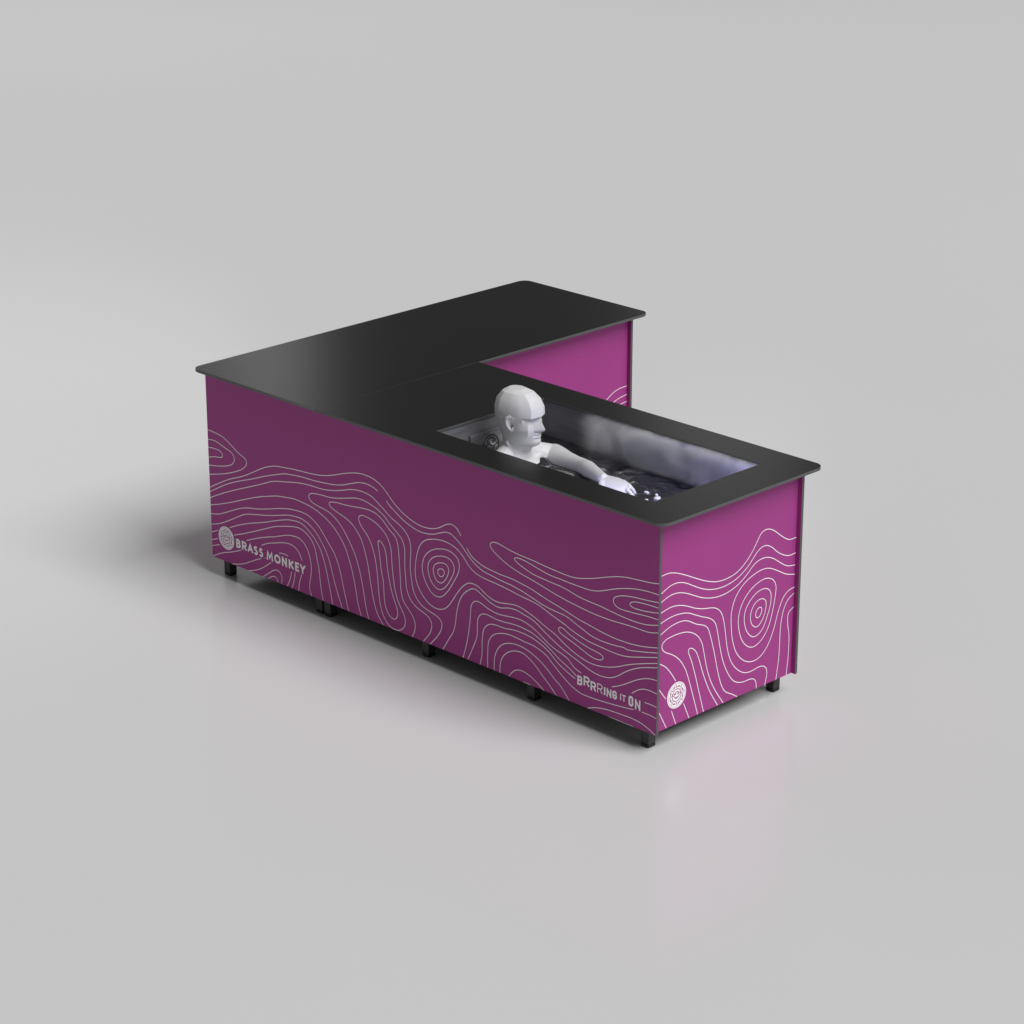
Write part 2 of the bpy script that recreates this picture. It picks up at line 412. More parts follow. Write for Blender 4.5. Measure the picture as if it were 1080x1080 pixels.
# inner face of the wing
bm = bmesh.new()
panel(bm, XW - REC - PT, XW - REC, W1 + 0.0005, D - PT - 0.0005, 0)
draw_lines(bm, WING_LINES, LW, lambda p, d: (XW - REC + 0.0004 + d, p.x, p.y), (W1 + 0.001, D - PT - 0.001, ZB + 0.0006, ZP))
part("wing_panel", bm, P3)
# rear end and outer side of the wing
bm = bmesh.new()
panel(bm, -L, XW, D - PT, D, 1)
part("rear_panel", bm, P3)
bm = bmesh.new()
panel(bm, -L + REC, -L + REC + PT, PT + 0.0005, D - PT - 0.0005, 0)
part("side_panel", bm, P3)
# floor boards closing both cabinets
bm = bmesh.new()
add_box(bm, XW + 0.002, -REC - PT - 0.001, PT + 0.001, W1 - PT - 0.001, ZB + 0.006, ZB + 0.024)
add_box(bm, -L + REC + PT + 0.001, XW - REC - PT - 0.001, PT + 0.001, D - PT - 0.001, ZB + 0.006, ZB + 0.024)
part("base_board", bm, board_m)

# ---- printed marks
def circle(r, n=40, c=(0, 0)):
    return [Vector((c[0] + r * math.cos(2 * math.pi * i / n), c[1] + r * math.sin(2 * math.pi * i / n))) for i in range(n)]

def arc(r, a0, a1, n=10, c=(0, 0)):
    return [Vector((c[0] + r * math.cos(R(a0 + (a1 - a0) * i / n)), c[1] + r * math.sin(R(a0 + (a1 - a0) * i / n)))) for i in range(n + 1)]

def emblem_art(bm, s, to3d, mat):
    """round badge: rim, ring of leaf strokes and a small face"""
    w = 0.056 * s
    ribbon(bm, circle(0.90 * s), True, 0.02 * s, to3d, mat)
    ribbon(bm, circle(0.47 * s), True, w, to3d, mat)
    for k in range(8):
        a = k * 45 + 11
        ribbon(bm, arc(0.68 * s, a, a + 27, 6), False, w * 1.1, to3d, mat)
        p, q = arc(0.54 * s, a + 30, a + 31, 1)[0], arc(0.82 * s, a + 40, a + 41, 1)[0]
        ribbon(bm, [p, q], False, w, to3d, mat)
        p, q = arc(0.77 * s, a + 6, a + 7, 1)[0], arc(0.60 * s, a + 17, a + 18, 1)[0]
        ribbon(bm, [p, q], False, w * 0.8, to3d, mat)
    for e in (-1, 1):
        ribbon(bm, circle(0.09 * s, 14, (e * 0.31 * s, 0.06 * s)), True, w * 0.8, to3d, mat)
        ribbon(bm, circle(0.045 * s, 10, (e * 0.10 * s, 0.10 * s)), True, w * 0.7, to3d, mat)
    ribbon(bm, arc(0.26 * s, 200, 340, 12, (0, 0.02 * s)), False, w, to3d, mat)
    ribbon(bm, arc(0.25 * s, 20, 160, 12, (0, 0.02 * s)), False, w, to3d, mat)
    ribbon(bm, arc(0.12 * s, 200, 340, 8, (0, -0.06 * s)), False, w * 0.8, to3d, mat)

def badge(parent, r, disc3d, art3d):
    bm = bmesh.new()
    bm.faces.new([bm.verts.new(disc3d(p)) for p in circle(r, 56)])
    emblem_art(bm, r, art3d, 1)
    return part("emblem", bm, [white_ink, purple], parent)

badge(front, 0.050, lambda p: (-2.378 + p.x, -0.0009, 0.1895 + p.y), lambda p: (-2.378 + p.x, -0.0013, 0.1895 + p.y))
badge(end, 0.050, lambda p: (-REC + 0.0009, 0.1233 + p.x, 0.1977 + p.y), lambda p: (-REC + 0.0013, 0.1233 + p.x, 0.1977 + p.y))

# letter skeletons in a unit cell, drawn as strokes
def bow(cx, cy, rx, ry, a0, a1, n=12):
    return [(cx + rx * math.cos(R(a0 + (a1 - a0) * i / n)), cy + ry * math.sin(R(a0 + (a1 - a0) * i / n))) for i in range(n + 1)]
ROUND = {
    'B': [[(0, 0), (0, 1)], [(0, 1), (.5, 1)] + bow(.5, .765, .42, .235, 85, -85, 8) + [(0, .53)], [(0, .53), (.52, .53)] + bow(.52, .265, .48, .265, 85, -85, 8) + [(0, 0)]],
    'R': [[(0, 0), (0, 1)], [(0, 1), (.5, 1)] + bow(.5, .73, .46, .27, 85, -85, 8) + [(0, .46)], [(.42, .46), (.98, 0)]],
    'A': [[(0, 0), (.5, 1), (1, 0)], [(.2, .33), (.8, .33)]],
    'S': [bow(.5, .745, .42, .255, 30, 200, 10) + bow(.5, .265, .46, .265, 75, -160, 14)],
    'M': [[(0, 0), (.1, 1), (.5, .22), (.9, 1), (1, 0)]],
    'O': [bow(.5, .5, .5, .5, 0, 360, 28)[:-1] + [(1.0, .5)]],
    'N': [[(0, 0), (0, 1)], [(.02, .94), (.98, .06)], [(1, 0), (1, 1)]],
    'K': [[(0, 0), (0, 1)], [(.98, 1), (.05, .42)], [(.3, .58), (1, 0)]],
    'E': [[(1, 1), (0, 1), (0, 0), (1, 0)], [(0, .52), (.85, .52)]],
    'Y': [[(0, 1), (.5, .45), (1, 1)], [(.5, .47), (.5, 0)]],
}
BLOCK = {
    'B': [[(0, 0), (0, 1)], [(0, 1), (.72, 1), (1, .84), (1, .66), (.72, .53), (0, .53)], [(0, .53), (.72, .53), (1, .4), (1, .16), (.72, 0), (0, 0)]],
    'R': [[(0, 0), (0, 1)], [(0, 1), (.72, 1), (1, .84), (1, .62), (.72, .46), (0, .46)], [(.55, .46), (1, 0)]],
    'I': [[(.5, 0), (.5, 1)]],
    'N': [[(0, 0), (0, 1)], [(.02, .94), (.98, .06)], [(1, 0), (1, 1)]],
    'G': [[(1, .78), (.72, 1), (.28, 1), (0, .84), (0, .16), (.28, 0), (.72, 0), (1, .16), (1, .46), (.55, .46)]],
    'T': [[(0, 1), (1, 1)], [(.5, 1), (.5, 0)]],
    'O': [[(.25, 0), (0, .14), (0, .86), (.25, 1), (.75, 1), (1, .86), (1, .14), (.75, 0), (.25, 0)]],
}
def letters(name, parent, font, rows):
    bm = bmesh.new()
    y = -0.0009
    for ch, x0, x1, z0, z1, w in rows:
        h = w / 2
        for k, s in enumerate(font[ch]):
            closed = s[0] == s[-1] and len(s) > 3
            pts = [Vector((x0 + h + a * max(x1 - x0 - w, 0), z0 + h + b * (z1 - z0 - w))) for a, b in s]
            if ch == 'I': pts = [Vector(((x0 + x1) / 2, p.y)) for p in pts]
            if closed: pts = pts[:-1]
            if not closed:            # square ends reach the full letter height
                for e, q in ((0, 1), (-1, -2)):
                    d = (pts[e] - pts[q]).normalized()
                    if ch not in 'S': pts[e] = pts[e] + d * h * (1 if abs(d.x) < .2 or abs(d.y) < .2 else .6)
            yy = y - 0.00012 * k
            ribbon(bm, pts, closed, w, lambda p: (p.x, yy, p.y), 0)
    return part(name, bm, white_ink, parent)

zb, zt, sw = 0.1668, 0.2058, 0.0088
letters("lettering", front, ROUND, [(c, a, b, zb, zt, sw) for c, a, b in (
    ('B', -2.3151, -2.287), ('R', -2.2789, -2.2475), ('A', -2.243, -2.2075), ('S', -2.2035, -2.1775), ('S', -2.1700, -2.1440))])
letters("lettering", front, ROUND, [(c, a, b, zb, zt, sw) for c, a, b in (
    ('M', -2.1225, -2.0826), ('O', -2.0745, -2.0355), ('N', -2.0273, -1.9955), ('K', -1.9850, -1.9535), ('E', -1.9455, -1.9225), ('Y', -1.9175, -1.8824))])
bm = bmesh.new()
bm.faces.new([bm.verts.new((-2.1325 + p.x, -0.0009, 0.169 + p.y)) for p in circle(0.0022, 10)])
part("mark_dot", bm, white_ink, front)
letters("slogan", front, BLOCK, [
    ('B', -.3849, -.3600, .1630, .2000, .0078), ('R', -.3535, -.3240, .1690, .2075, .0072), ('R', -.3189, -.2915, .1610, .1980, .0072),
    ('R', -.2861, -.2600, .1625, .1995, .0042), ('I', -.2535, -.2455, .1630, .1940, .0074), ('N', -.2395, -.2165, .1610, .1945, .0060),
    ('G', -.2117, -.1895, .1625, .1950, .0070), ('I', -.1745, -.1690, .1680, .1935, .0048), ('T', -.1650, -.1465, .1680, .1930, .0046),
    ('O', -.1335, -.1105, .1600, .2000, .0080), ('N', -.1025, -.0765, .1560, .1960, .0066)])

# ---- the two black tops
def rounded(x0, x1, y0, y1, rs, n=8):
    """corner radii rs in the order (x0,y0) (x1,y0) (x1,y1) (x0,y1)"""
    out = []
    for (cx, cy, sx, sy, a0), r in zip(((x0, y0, 1, 1, 180), (x1, y0, -1, 1, 270), (x1, y1, -1, -1, 0), (x0, y1, 1, -1, 90)), rs):
        if r <= 0:
            out.append((cx, cy)); continue
        for i in range(n + 1):
            a = R(a0 + 90 * i / n)
            out.append((cx + sx * r + r * math.cos(a), cy + sy * r + r * math.sin(a)))
    return out

def slab(name, loops, z0, z1, mats, bev=0.0005):
    cu = bpy.data.curves.new(name, 'CURVE')
    cu.dimensions = '2D'
    cu.fill_mode = 'BOTH'
    cu.extrude = (z1 - z0) / 2 - bev
    cu.bevel_depth = bev
    cu.bevel_resolution = 1
    cu.offset = -bev
    for lp in loops:
        s = cu.splines.new('POLY')
        s.points.add(len(lp) - 1)
        for p, q in zip(s.points, lp):
            p.co = (q[0], q[1], 0, 1)
        s.use_cyclic_u = True
    tmp = bpy.data.objects.new("tmp", cu)
    col.objects.link(tmp)
    dg = bpy.context.evaluated_depsgraph_get()
    me = bpy.data.meshes.new_from_object(tmp.evaluated_get(dg))
    bpy.data.objects.remove(tmp)
    bm = bmesh.new()
    bm.from_mesh(me)
    bpy.data.meshes.remove(me)
    bmesh.ops.remove_doubles(bm, verts=bm.verts, dist=1e-5)
    bmesh.ops.recalc_face_normals(bm, faces=bm.faces)
    bmesh.ops.translate(bm, verts=bm.verts, vec=(0, 0, (z0 + z1) / 2))
    bm.normal_update()
    for f in bm.faces:
        f.material_index = 0 if abs(f.normal.z) > 0.9 else 1
    return part(name, bm, mats)

xs = XW + OW
RC = 0.042
slab("tabletop", [rounded(-L - OL, xs - 0.0002, -OF, D + OB, (RC, 0, RC, RC))], ZP, T, [top_m, edge_m])
slab("tabletop", [rounded(xs + 0.0002, OR_, -OF, W1 + OB, (0, RC, RC, 0)), rounded(HX0, HX1, HY0, HY1, (.004,) * 4, 3)], ZP, T, [top_m, edge_m])

# ---- legs with rubber feet
def make_leg(x1, y0):
    bm = bmesh.new()
    add_box(bm, x1 - 0.039, x1 - 0.001, y0 + 0.001, y0 + 0.039, 0.014, ZB + 0.0055, 0, 0.003)
    lg = part("leg", bm, leg_m)
    bm = bmesh.new()
    add_box(bm, x1 - 0.0400, x1, y0, y0 + 0.040, 0.0005, 0.0155, 0, 0.006)
    part("foot", bm, foot_m, lg)
yb = 0.724
for x1 in (-0.066, -0.639, -1.209, -1.782 + 0.002):
    for y0 in (0.035, yb):
        make_leg(x1, y0)
for x1 in (-1.830, -2.409):
    for y0 in (0.035, 0.88, D - 0.082):
        make_leg(x1, y0)

# ------------------------------------------------------------------ the sunken bath
IX0, IX1, IY0, IY1, IZ0 = HX0 - 0.004, HX1 + 0.004, HY0 - 0.004, HY1 + 0.004, 0.16
w = 0.004
bm = bmesh.new()
zt_ = ZP - 0.0005
add_box(bm, IX0 - w, IX0, IY0, IY1, IZ0, zt_)
add_box(bm, IX1, IX1 + w, IY0, IY1, IZ0, zt_)
add_box(bm, IX0 - w, IX1 + w, IY0 - w, IY0, IZ0, zt_)
add_box(bm, IX0 - w, IX1 + w, IY1, IY1 + w, IZ0, zt_)
add_box(bm, IX0 - w, IX1 + w, IY0 - w, IY1 + w, IZ0 - w, IZ0)
tub = part("bath_tub", bm, steel)
tag(tub, "sunken steel bath with dark rippling water")
# headrest box on the end wall with its round mark
bm = bmesh.new()
add_box(bm, IX0 + 0.0005, -1.222, 0.280, 0.51, 0.45, 0.839, 0, 0.003)
box = part("headrest_box", bm, steel, tub)
bm = bmesh.new()
c3 = lambda p: (-1.2214, 0.387 + p.x, 0.778 + p.y)
ribbon(bm, circle(0.041), True, 0.0055, c3, 0)
ribbon(bm, arc(0.026, 20, 160, 10, (0, 0.004)), False, 0.0055, c3, 0)
ribbon(bm, arc(0.021, 200, 340, 10, (0, 0.0)), False, 0.005, c3, 0)
ribbon(bm, [Vector((-0.038, -0.004)), Vector((-0.012, 0.008)), Vector((0.012, -0.006)), Vector((0.038, 0.004))], False, 0.0055, c3, 0)
for e in (-1, 1):
    ribbon(bm, circle(0.005, 10, (e * 0.012, 0.012)), True, 0.004, c3, 0)
part("emblem", bm, black_ink, tub)

# emissive strips under the rim; the one on the end wall is the blue lamp
def strip(name, x0, x1, y0, y1, z0, z1, color, power):
    m = bpy.data.materials.new(name)
    m.use_nodes = True
    nt = m.node_tree
    nt.nodes.clear()
    e = nt.nodes.new("ShaderNodeEmission")
    e.inputs["Color"].default_value = (*color, 1)
    e.inputs["Strength"].default_value = power
    out = nt.nodes.new("ShaderNodeOutputMaterial")
    nt.links.new(e.outputs[0], out.inputs["Surface"])
    bm = bmesh.new()
    add_box(bm, x0, x1, y0, y1, z0, z1)
    return part(name, bm, m, tub)
strip("glow_strip", -0.58, -0.20, IY0 + 0.0005, IY0 + 0.006, 0.862, 0.874, (0.60, 0.59, 1.0), 28.0)  # unseen strip added to light the steam and the figure
strip("glow_strip", IX1 - 0.006, IX1 - 0.0005, 0.16, 0.62, 0.850, 0.860, (0.34, 0.31, 1.0), 26.0)

strip("glow_strip", -0.62, -0.16, IY1 - 0.005, IY1 - 0.0005, 0.872, 0.882, (0.13, 0.11, 0.55), 0.35)  # dim emission stands in for blue light reflected along the opening's edge

# ------------------------------------------------------------------ water
water_m = new_mat("dark_water", (0.006, 0.006, 0.011), 0.05, spec=0.5)
water_m.node_tree.nodes["Principled BSDF"].inputs["IOR"].default_value = 3.4
bm = bmesh.new()
NX, NY = 260, 136
grid = []
for j in range(NY + 1):
    row = []
    for i in range(NX + 1):
        x = IX0 + 0.0003 + (IX1 - IX0 - 0.0006) * i / NX
        y = IY0 + 0.0003 + (IY1 - IY0 - 0.0006) * j / NY
        q = Vector((x * 8.0 + 3, y * 9.5, 0.7))
        wv = noise.noise(q + 0.6 * Vector((noise.noise(q * 1.4), noise.noise(q * 1.4 + Vector((9, 3, 1))), 0)))
        h = 0.019 * (1 - abs(wv) * 2.4) * 0.6 + 0.010 * noise.noise(q * 2.2 + Vector((0, 0, 5))) + 0.0012 * noise.noise(q * 7)
        edge = min(1.0, min(x - IX0, IX1 - x, y - IY0, IY1 - y) / 0.07)
        row.append(bm.verts.new((x, y, WATER + (h - 0.003) * (0.15 + 0.85 * edge))))
    grid.append(row)
for j in range(NY):
    for i in range(NX):
        bm.faces.new((grid[j][i], grid[j][i + 1], grid[j + 1][i + 1], grid[j + 1][i]))
tag(link_bm("water", bm, water_m, smooth=True), "dark rippling water in the sunken bath", kind="structure")

# ------------------------------------------------------------------ mannequin sitting in the bath
Y0 = 0.37
def eval_mesh(o):
    dg = bpy.context.evaluated_depsgraph_get()
    return bpy.data.meshes.new_from_object(o.evaluated_get(dg))

def ell(cx, cy, z, rx, ry, n=28, tilt=0.0):
    return [(cx + rx * math.cos(2 * math.pi * k / n), cy + ry * math.sin(2 * math.pi * k / n), z + tilt * math.cos(2 * math.pi * k / n)) for k in range(n)]

bm = bmesh.new()
loft(bm, [ell(-0.99, Y0, .20, .07, .11), ell(-0.99, Y0, .24, .11, .165), ell(-1.02, Y0, .35, .10, .155), ell(-1.05, Y0, .48, .10, .145), ell(-1.07, Y0, .60, .112, .163),
          ell(-1.076, Y0, .67, .113, .172), ell(-1.077, Y0, .715, .102, .165), ell(-1.077, Y0, .748, .086, .135), ell(-1.076, Y0, .775, .066, .09),
          ell(-1.071, Y0, .80, .057, .064), ell(-1.066, Y0, .83, .054, .056), ell(-1.060, Y0, .87, .052, .054), ell(-1.058, Y0, .89, .04, .04)])

def hand(bm, wrist, d, side, droop, curl, thumb_sign):
    """palm slab, four jointed fingers of unequal length and a thumb from the side of the palm"""
    d = d.normalized()
    side = (side - d * side.dot(d)).normalized()
    up = d.cross(side).normalized()
    if up.z < 0: up = -up
    wv = Vector(wrist)
    kn = wv + d * 0.088
    tube(bm, [wv - d * 0.01, wv + d * 0.02, wv + d * 0.055, kn], [.021, .028, .036, .035], 16, True, 0.40, up)
    for i, (off, ln) in enumerate(((-.030, .074), (-.010, .083), (.010, .077), (.029, .060))):
        b = kn + side * off * 0.95 - d * 0.008
        f = d + side * off * 6.0
        f.normalize()
        a = droop + 0.10 * i
        pts = [b]
        for k, fr in enumerate((.46, .31, .23)):
            dirv = (f * math.cos(a) - up * math.sin(a)).normalized()
            pts.append(pts[-1] + dirv * ln * fr)
            a += curl * (0.75 + 0.25 * i)
        tube(bm, pts, [.0098, .0090, .0080, .0066], 10)
    b = wv + d * 0.025 + side * thumb_sign * 0.026
    t1 = b + (d * .6 + side * thumb_sign * .72 - up * .25).normalized() * .036
    t2 = t1 + (d * .85 + side * thumb_sign * .35 - up * .3).normalized() * .032
    t3 = t2 + (d * .95 + side * thumb_sign * .05 - up * .3).normalized() * .024
    tube(bm, [b, t1, t2, t3], [.0155, .0125, .0108, .0085], 10)

def arm(bm, sh, el, wr):
    sh, el, wr = Vector(sh), Vector(el), Vector(wr)
    u = lambda a, b, t: a.lerp(b, t)
    tube(bm, [sh, u(sh, el, .2), u(sh, el, .45), u(sh, el, .75), el], [.051, .046, .037, .031, .0295], 18)
    tube(bm, [el, u(el, wr, .22), u(el, wr, .5), u(el, wr, .8), wr], [.029, .0315, .027, .0225, .020], 18)

# left arm stretched forward over the water, right arm resting under it
LS, LE, LWr = (-1.030, Y0 + .165, .742), (-0.785, Y0 + .075, .785), (-0.565, Y0 - .055, .826)
arm(bm, LS, LE, LWr)
hand(bm, LWr, Vector((.195, -.016, -.012)), Vector((.08, .97, 0.25)), 0.12, 0.20, -1)
RS, RE, RWr = (-1.030, Y0 - .165, .735), (-0.80, Y0 - .185, .66), (-0.58, Y0 - .10, .62)
arm(bm, RS, RE, RWr)
hand(bm, RWr, Vector((.13, .05, -.02)), Vector((-.3, .93, 0)), 0.25, 0.35, 1)
for e in (-1, 1):            # trapezius and chest run into the shoulders
    tube(bm, [(-1.074, Y0 + e * .03, .805), (-1.068, Y0 + e * .085, .772), (-1.045, Y0 + e * .15, .745)], [.036, .043, .05], 16)
    tube(bm, [(-0.985, Y0 + e * .05, .655), (-1.0, Y0 + e * .11, .69), (-1.02, Y0 + e * .155, .715)], [.045, .045, .045], 16)
    tube(bm, [(-1.013, Y0 + e * .016, .758), (-1.025, Y0 + e * .08, .768), (-1.05, Y0 + e * .15, .782)], [.0095, .0085, .011], 10)   # collar bone
    tube(bm, [(-1.013, Y0 + e * .018, .762), (-1.035, Y0 + e * .034, .80), (-1.062, Y0 + e * .052, .845)], [.008, .010, .011], 10)   # neck muscle
    tube(bm, [(-0.98, Y0 + e * .09, .27), (-.78, Y0 + e * .10, .40), (-0.58, Y0 + e * .10, .51)], [.088, .075, .058], 18)
    tube(bm, [(-0.58, Y0 + e * .10, .51), (-.46, Y0 + e * .098, .40), (-0.33, Y0 + e * .09, .24)], [.056, .056, .036], 18)
    tube(bm, [(-0.35, Y0 + e * .09, .225), (-0.26, Y0 + e * .092, .205), (-0.185, Y0 + e * .098, .192)], [.036, .034, .024], 16)
tmp = link_bm("tmp_body", bm, body_m)
md = tmp.modifiers.new("r", 'REMESH'); md.mode = 'VOXEL'; md.voxel_size = 0.0032
md = tmp.modifiers.new("s", 'SMOOTH'); md.factor = 0.5; md.iterations = 3
body_me = eval_mesh(tmp)
bpy.data.objects.remove(tmp)

# head: planar facets, half outlines in cm (x forward, y to the side), mirrored
HEAD = [
    (-8.0, [(2.6,0),(2.5,1.0),(2.2,2.2),(1.6,3.2),(.6,4.1),(-.6,4.7),(-3.0,5.2),(-5.4,4.4),(-7.2,2.6),(-8.0,0)]),
    (-3.0, [(3.6,0),(3.5,1.1),(3.1,2.3),(2.4,3.4),(1.3,4.3),(.2,4.9),(-2.2,5.4),(-4.8,4.6),(-6.7,2.8),(-7.5,0)]),
    (-0.9, [(6.6,0),(6.4,1.3),(5.7,2.5),(4.5,3.7),(2.9,4.7),(1.2,5.3),(-1.4,5.7),(-4.4,5.0),(-6.7,3.0),(-7.5,0)]),
    (0.2, [(8.7,0),(8.4,1.5),(7.4,2.7),(5.8,3.9),(4.0,5.0),(2.0,5.7),(-1.2,5.9),(-4.3,5.2),(-6.8,3.2),(-7.6,0)]),
    (1.9, [(9.4,0),(9.1,1.5),(8.0,2.9),(6.3,4.3),(4.5,5.4),(2.4,6.1),(-1.0,6.2),(-4.4,5.4),(-7.0,3.4),(-7.9,0)]),
    (3.1, [(8.7,0),(8.5,1.5),(7.9,2.9),(6.5,4.5),(4.7,5.6),(2.5,6.3),(-1.0,6.3),(-4.5,5.6),(-7.2,3.5),(-8.1,0)]),
    (3.8, [(9.7,0),(9.2,1.4),(8.0,2.9),(6.6,4.6),(4.8,5.7),(2.5,6.4),(-1.0,6.4),(-4.5,5.7),(-7.3,3.6),(-8.3,0)]),
    (4.5, [(9.0,0),(8.7,1.5),(8.0,2.9),(6.7,4.7),(4.9,5.8),(2.6,6.5),(-1.0,6.5),(-4.6,5.8),(-7.5,3.7),(-8.5,0)]),
    (4.9, [(10.0,0),(9.3,1.3),(8.1,2.9),(6.8,4.8),(5.0,5.9),(2.6,6.6),(-1.0,6.6),(-4.7,5.9),(-7.7,3.8),(-8.7,0)]),
    (6.2, [(9.5,0),(9.0,1.3),(8.3,2.7),(7.0,5.0),(5.2,6.1),(2.7,6.8),(-1.0,6.8),(-4.9,6.1),(-8.1,4.0),(-9.2,0)]),
    (6.5, [(11.6,0),(9.6,1.7),(8.3,2.6),(7.1,5.1),(5.3,6.2),(2.8,6.9),(-1.0,6.9),(-5.0,6.2),(-8.3,4.1),(-9.4,0)]),
    (7.4, [(12.1,0),(9.9,1.6),(8.2,2.6),(7.2,5.2),(5.4,6.3),(2.8,7.0),(-1.0,7.1),(-5.2,6.4),(-8.6,4.2),(-9.8,0)]),
    (9.3, [(10.9,0),(9.0,1.2),(7.7,2.4),(7.1,5.2),(5.4,6.5),(2.9,7.1),(-1.0,7.3),(-5.5,6.7),(-9.2,4.5),(-10.4,0)]),
    (11.0, [(9.7,0),(8.1,1.0),(7.1,2.2),(6.7,5.0),(5.3,6.6),(2.9,7.2),(-1.0,7.5),(-5.8,7.0),(-9.7,4.6),(-10.9,0)]),
    (11.9, [(9.4,0),(8.0,1.1),(7.0,2.4),(6.5,5.1),(5.3,6.6),(2.9,7.3),(-1.0,7.6),(-5.9,7.1),(-9.8,4.7),(-11.1,0)]),
    (12.4, [(10.2,0),(9.9,1.6),(9.5,3.2),(8.6,5.2),(5.5,6.7),(2.9,7.3),(-1.0,7.5),(-6.0,7.0),(-9.9,4.7),(-11.2,0)]),
    (15.4, [(10.0,0),(9.7,1.7),(9.3,3.2),(8.5,4.9),(5.3,6.7),(2.8,7.4),(-1.0,7.7),(-6.1,7.2),(-9.9,4.7),(-11.2,0)]),
    (18.7, [(8.3,0),(8.0,1.6),(7.7,2.9),(7.0,4.3),(4.2,5.9),(2.1,6.6),(-1.2,6.9),(-5.8,6.4),(-9.1,4.2),(-10.3,0)]),
    (21.2, [(5.2,0),(5.0,1.4),(4.8,2.3),(4.3,3.4),(2.4,4.3),(.9,4.9),(-1.4,5.2),(-4.8,4.7),(-7.2,3.1),(-8.0,0)]),
    (22.5, [(2.0,0),(1.9,.9),(1.75,1.45),(1.4,2.0),(.4,2.45),(-.3,2.8),(-1.6,3.0),(-3.6,2.6),(-4.9,1.7),(-5.4,0)]),
]
HX, HZ, YAW, SC = -1.048, 0.838, R(11), 0.945
hm = Matrix.Translation((HX, Y0, HZ)) @ Matrix.Rotation(YAW, 4, 'Z') @ Matrix.Scale(SC * 0.01, 4)
bm = bmesh.new()
rings = []
COLS = {}
for lv, (z, half) in enumerate(HEAD):
    half = [(x if x > 0 or z < 0 else x * 0.93, y * 0.96) for x, y in half]
    full = [(x, y, z) for x, y in half] + [(x, -y, z) for x, y in reversed(half[1:-1])]
    rings.append([hm @ Vector(p) for p in full])
    for k, p in enumerate(rings[-1]):
        COLS[tuple(round(c, 4) for c in p)] = (lv, min(k, 18 - k))
loft(bm, rings)
# ears: leaf-shaped shells standing off the skull, with a raised rim
for e in (-1, 1):
    out = [(1.3, 6.6), (.9, 8.6), (1.5, 10.6), (1.2, 12.3), (-.2, 13.0), (-1.7, 12.3), (-2.3, 10.4), (-1.8, 8.4), (-.6, 6.7), (.5, 6.0)]
    f0 = lambda a, b: 6.6 + max(0.0, (1.3 - a)) * 0.28
    loft(bm, [[hm @ Vector((x, e * 6.2, z)) for x, z in out], [hm @ Vector((x, e * (f0(x, z) + .35), z)) for x, z in out],
              [hm @ Vector((.3 + (x - .3) * .72 + .2, e * (f0(x, z) + .5), 9.6 + (z - 9.6) * .76)) for x, z in out],
              [hm @ Vector((.3 + (x - .3) * .55 + .3, e * (f0(x, z) - .25), 9.6 + (z - 9.6) * .6)) for x, z in out]])
bmesh.ops.recalc_face_normals(bm, faces=bm.faces)
head_o = link_bm("tmp_head", bm, body_m)
core = link_bm("tmp_core", bmesh.new(), body_m)          # weld ears and skull first
bm = bmesh.new()
bmesh.ops.create_cube(bm, size=0.01, matrix=Matrix.Translation((HX, Y0, HZ + .08)))
bm.to_mesh(core.data); bm.free()
b_ = core.modifiers.new("u", 'BOOLEAN'); b_.operation = 'UNION'; b_.object = head_o; b_.solver = 'EXACT'; b_.use_self = True
welded = eval_mesh(core)
bpy.data.objects.remove(core)
if len(welded.polygons) > 100:
    head_o.data = welded
me = body_me
me.name = "mannequin"
me.materials.clear(); me.materials.append(body_m)
man = bpy.data.objects.new("mannequin", me)
col.objects.link(man)
b_ = man.modifiers.new("u", 'BOOLEAN'); b_.operation = 'UNION'; b_.object = head_o; b_.solver = 'EXACT'
final = eval_mesh(man)
man.modifiers.clear()
if len(final.polygons) > 1000:
    man.data = final
    final.name = "mannequin"
bpy.data.objects.remove(head_o)
bm = bmesh.new(); bm.from_mesh(man.data)
bm.normal_update()
bm.verts.index_update()
for f in bm.faces: f.smooth = True
BROW = next(i for i, (z, h) in enumerate(HEAD) if z == 12.4)
kd = KDTree(len(COLS))
TAGS = list(COLS.items())
for i, (p, t) in enumerate(TAGS): kd.insert(p, i)
kd.balance()
HEAD_V = {}
for v in bm.verts:
    if v.co.z > HZ - 0.02 and (v.co.xy - Vector((HX, Y0))).length < 0.2:
        p, i, d = kd.find(v.co)
        if d < 0.0008: HEAD_V[v.index] = TAGS[i][1]
for ed in bm.edges:               # crisp planes only where the carved head has them
    if len(ed.link_faces) != 2:
        continue
    ang = ed.calc_face_angle(0)
    a_, b_ = HEAD_V.get(ed.verts[0].index), HEAD_V.get(ed.verts[1].index)
    sharp = ang > R(38)
    if a_ and b_:
        (l0, c0), (l1, c1) = a_, b_
        if c0 == c1 == 3 and min(l0, l1) >= BROW: sharp = True             # forehead plane
        if c0 == c1 == 7 and min(l0, l1) >= BROW: sharp = True             # back plane
        if l0 == l1 >= len(HEAD) - 2: sharp = True                         # crown
        if l0 == l1 == BROW and max(c0, c1) <= 4: sharp = True
        if 4 < l0 < BROW and 4 < l1 < BROW and ang > R(20): sharp = True   # features of the face
    ed.smooth = not sharp
bm.to_mesh(man.data); bm.free()
tag(man, "bald white mannequin with faceted head sitting in the dark water, one arm stretched forward", "mannequin")

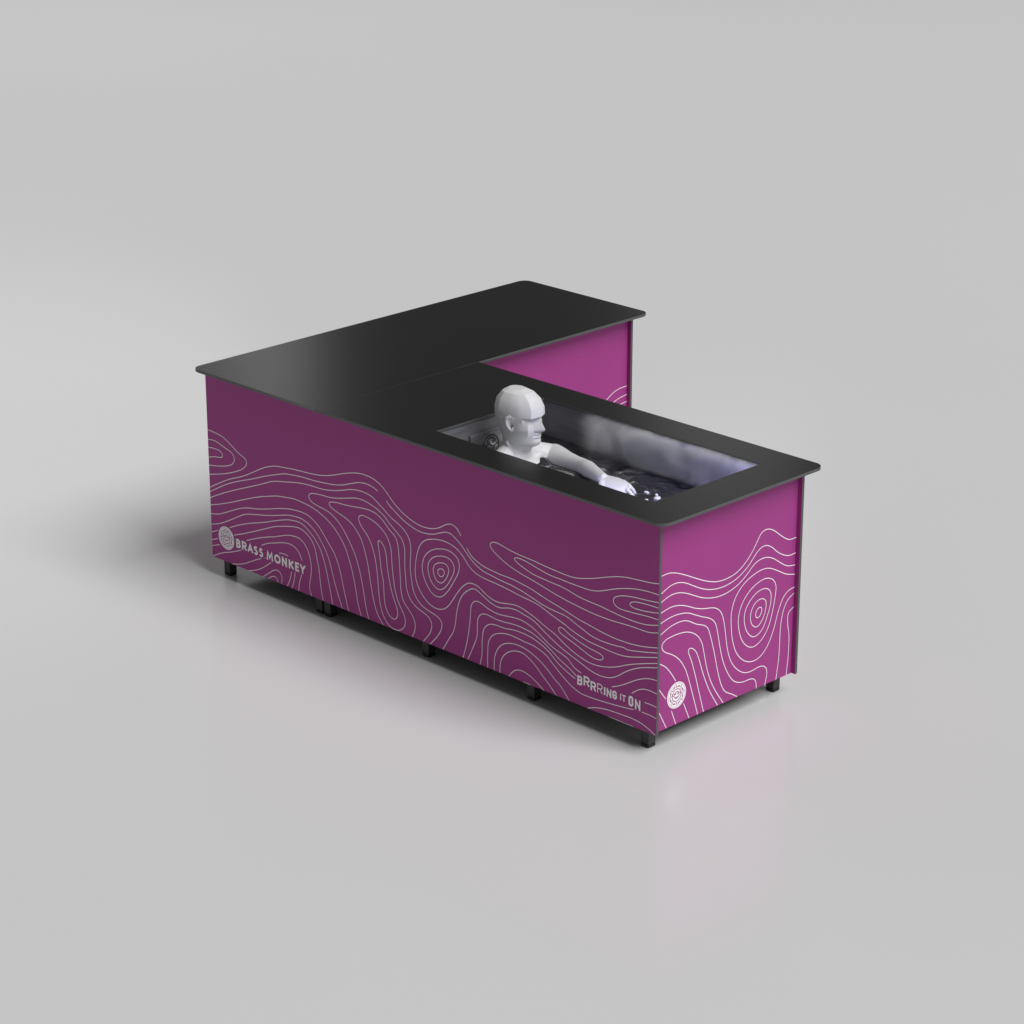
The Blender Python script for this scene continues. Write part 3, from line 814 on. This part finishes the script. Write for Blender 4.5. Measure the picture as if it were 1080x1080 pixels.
# ------------------------------------------------------------------ water highlights modelled as solid white chips
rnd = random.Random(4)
chips = [(-0.468, 0.445, .012, "small white modelled glint nearest the mannequin's fingertips"), (-0.400, 0.430, .014, "larger white modelled glint farther along from the fingertips"),
         (-0.415, 0.385, .009, "tiny modelled glint close to the front rim"), (-0.365, 0.385, .012, "bright modelled glint at the front corner of the water"), (-0.425, 0.452, .008, "tiny modelled glint between the two larger ones")]
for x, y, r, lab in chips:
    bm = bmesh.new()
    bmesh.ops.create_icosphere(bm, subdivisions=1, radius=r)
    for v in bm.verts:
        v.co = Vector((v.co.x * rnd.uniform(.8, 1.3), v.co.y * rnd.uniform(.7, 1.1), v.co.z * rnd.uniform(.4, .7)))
    o = link_bm("glint_chip", bm, glint_m, loc=(x, y, WATER + 0.013))
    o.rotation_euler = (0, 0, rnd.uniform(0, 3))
    tag(o, lab, "glint", "modelled glints on the water by the hand")

# ------------------------------------------------------------------ steam over the water
sm = bpy.data.materials.new("steam")
sm.use_nodes = True
nt = sm.node_tree
nt.nodes.clear()
tc = nt.nodes.new("ShaderNodeTexCoord")
sp = nt.nodes.new("ShaderNodeSeparateXYZ"); nt.links.new(tc.outputs["Object"], sp.inputs[0])
nz = nt.nodes.new("ShaderNodeTexNoise"); nz.inputs["Scale"].default_value = 8.0; nz.inputs["Detail"].default_value = 3.0; nz.inputs["Distortion"].default_value = 0.6
nt.links.new(tc.outputs["Object"], nz.inputs["Vector"])
rp = nt.nodes.new("ShaderNodeMapRange"); rp.inputs["From Min"].default_value = .40; rp.inputs["From Max"].default_value = .66; rp.inputs["To Min"].default_value = .15; rp.inputs["To Max"].default_value = 1.0
nt.links.new(nz.outputs["Fac"], rp.inputs["Value"])
fx = nt.nodes.new("ShaderNodeMapRange"); fx.interpolation_type = 'SMOOTHSTEP'
fx.inputs["From Min"].default_value = -1.02; fx.inputs["From Max"].default_value = -0.76
nt.links.new(sp.outputs["X"], fx.inputs["Value"])
fy = nt.nodes.new("ShaderNodeMapRange"); fy.interpolation_type = 'SMOOTHSTEP'
fy.inputs["From Min"].default_value = 0.605; fy.inputs["From Max"].default_value = 0.668
nt.links.new(sp.outputs["Y"], fy.inputs["Value"])
m1 = nt.nodes.new("ShaderNodeMath"); m1.operation = 'MULTIPLY'; nt.links.new(rp.outputs[0], m1.inputs[0]); nt.links.new(fx.outputs[0], m1.inputs[1])
m2 = nt.nodes.new("ShaderNodeMath"); m2.operation = 'MULTIPLY'; nt.links.new(m1.outputs[0], m2.inputs[0]); nt.links.new(fy.outputs[0], m2.inputs[1])
m3 = nt.nodes.new("ShaderNodeMath"); m3.operation = 'MULTIPLY'; nt.links.new(m2.outputs[0], m3.inputs[0]); m3.inputs[1].default_value = 80.0
pv = nt.nodes.new("ShaderNodeVolumePrincipled")
pv.inputs["Color"].default_value = (0.95, 0.95, 0.98, 1)
nt.links.new(m3.outputs[0], pv.inputs["Density"])
out = nt.nodes.new("ShaderNodeOutputMaterial"); nt.links.new(pv.outputs[0], out.inputs["Volume"])
bm = bmesh.new()
add_box(bm, -1.03, IX1 - 0.008, 0.60, IY1 - 0.002, WATER + 0.010, T - 0.002)
tag(link_bm("steam", bm, sm), "pale steam drifting along the far wall of the bath", "steam", kind="stuff")
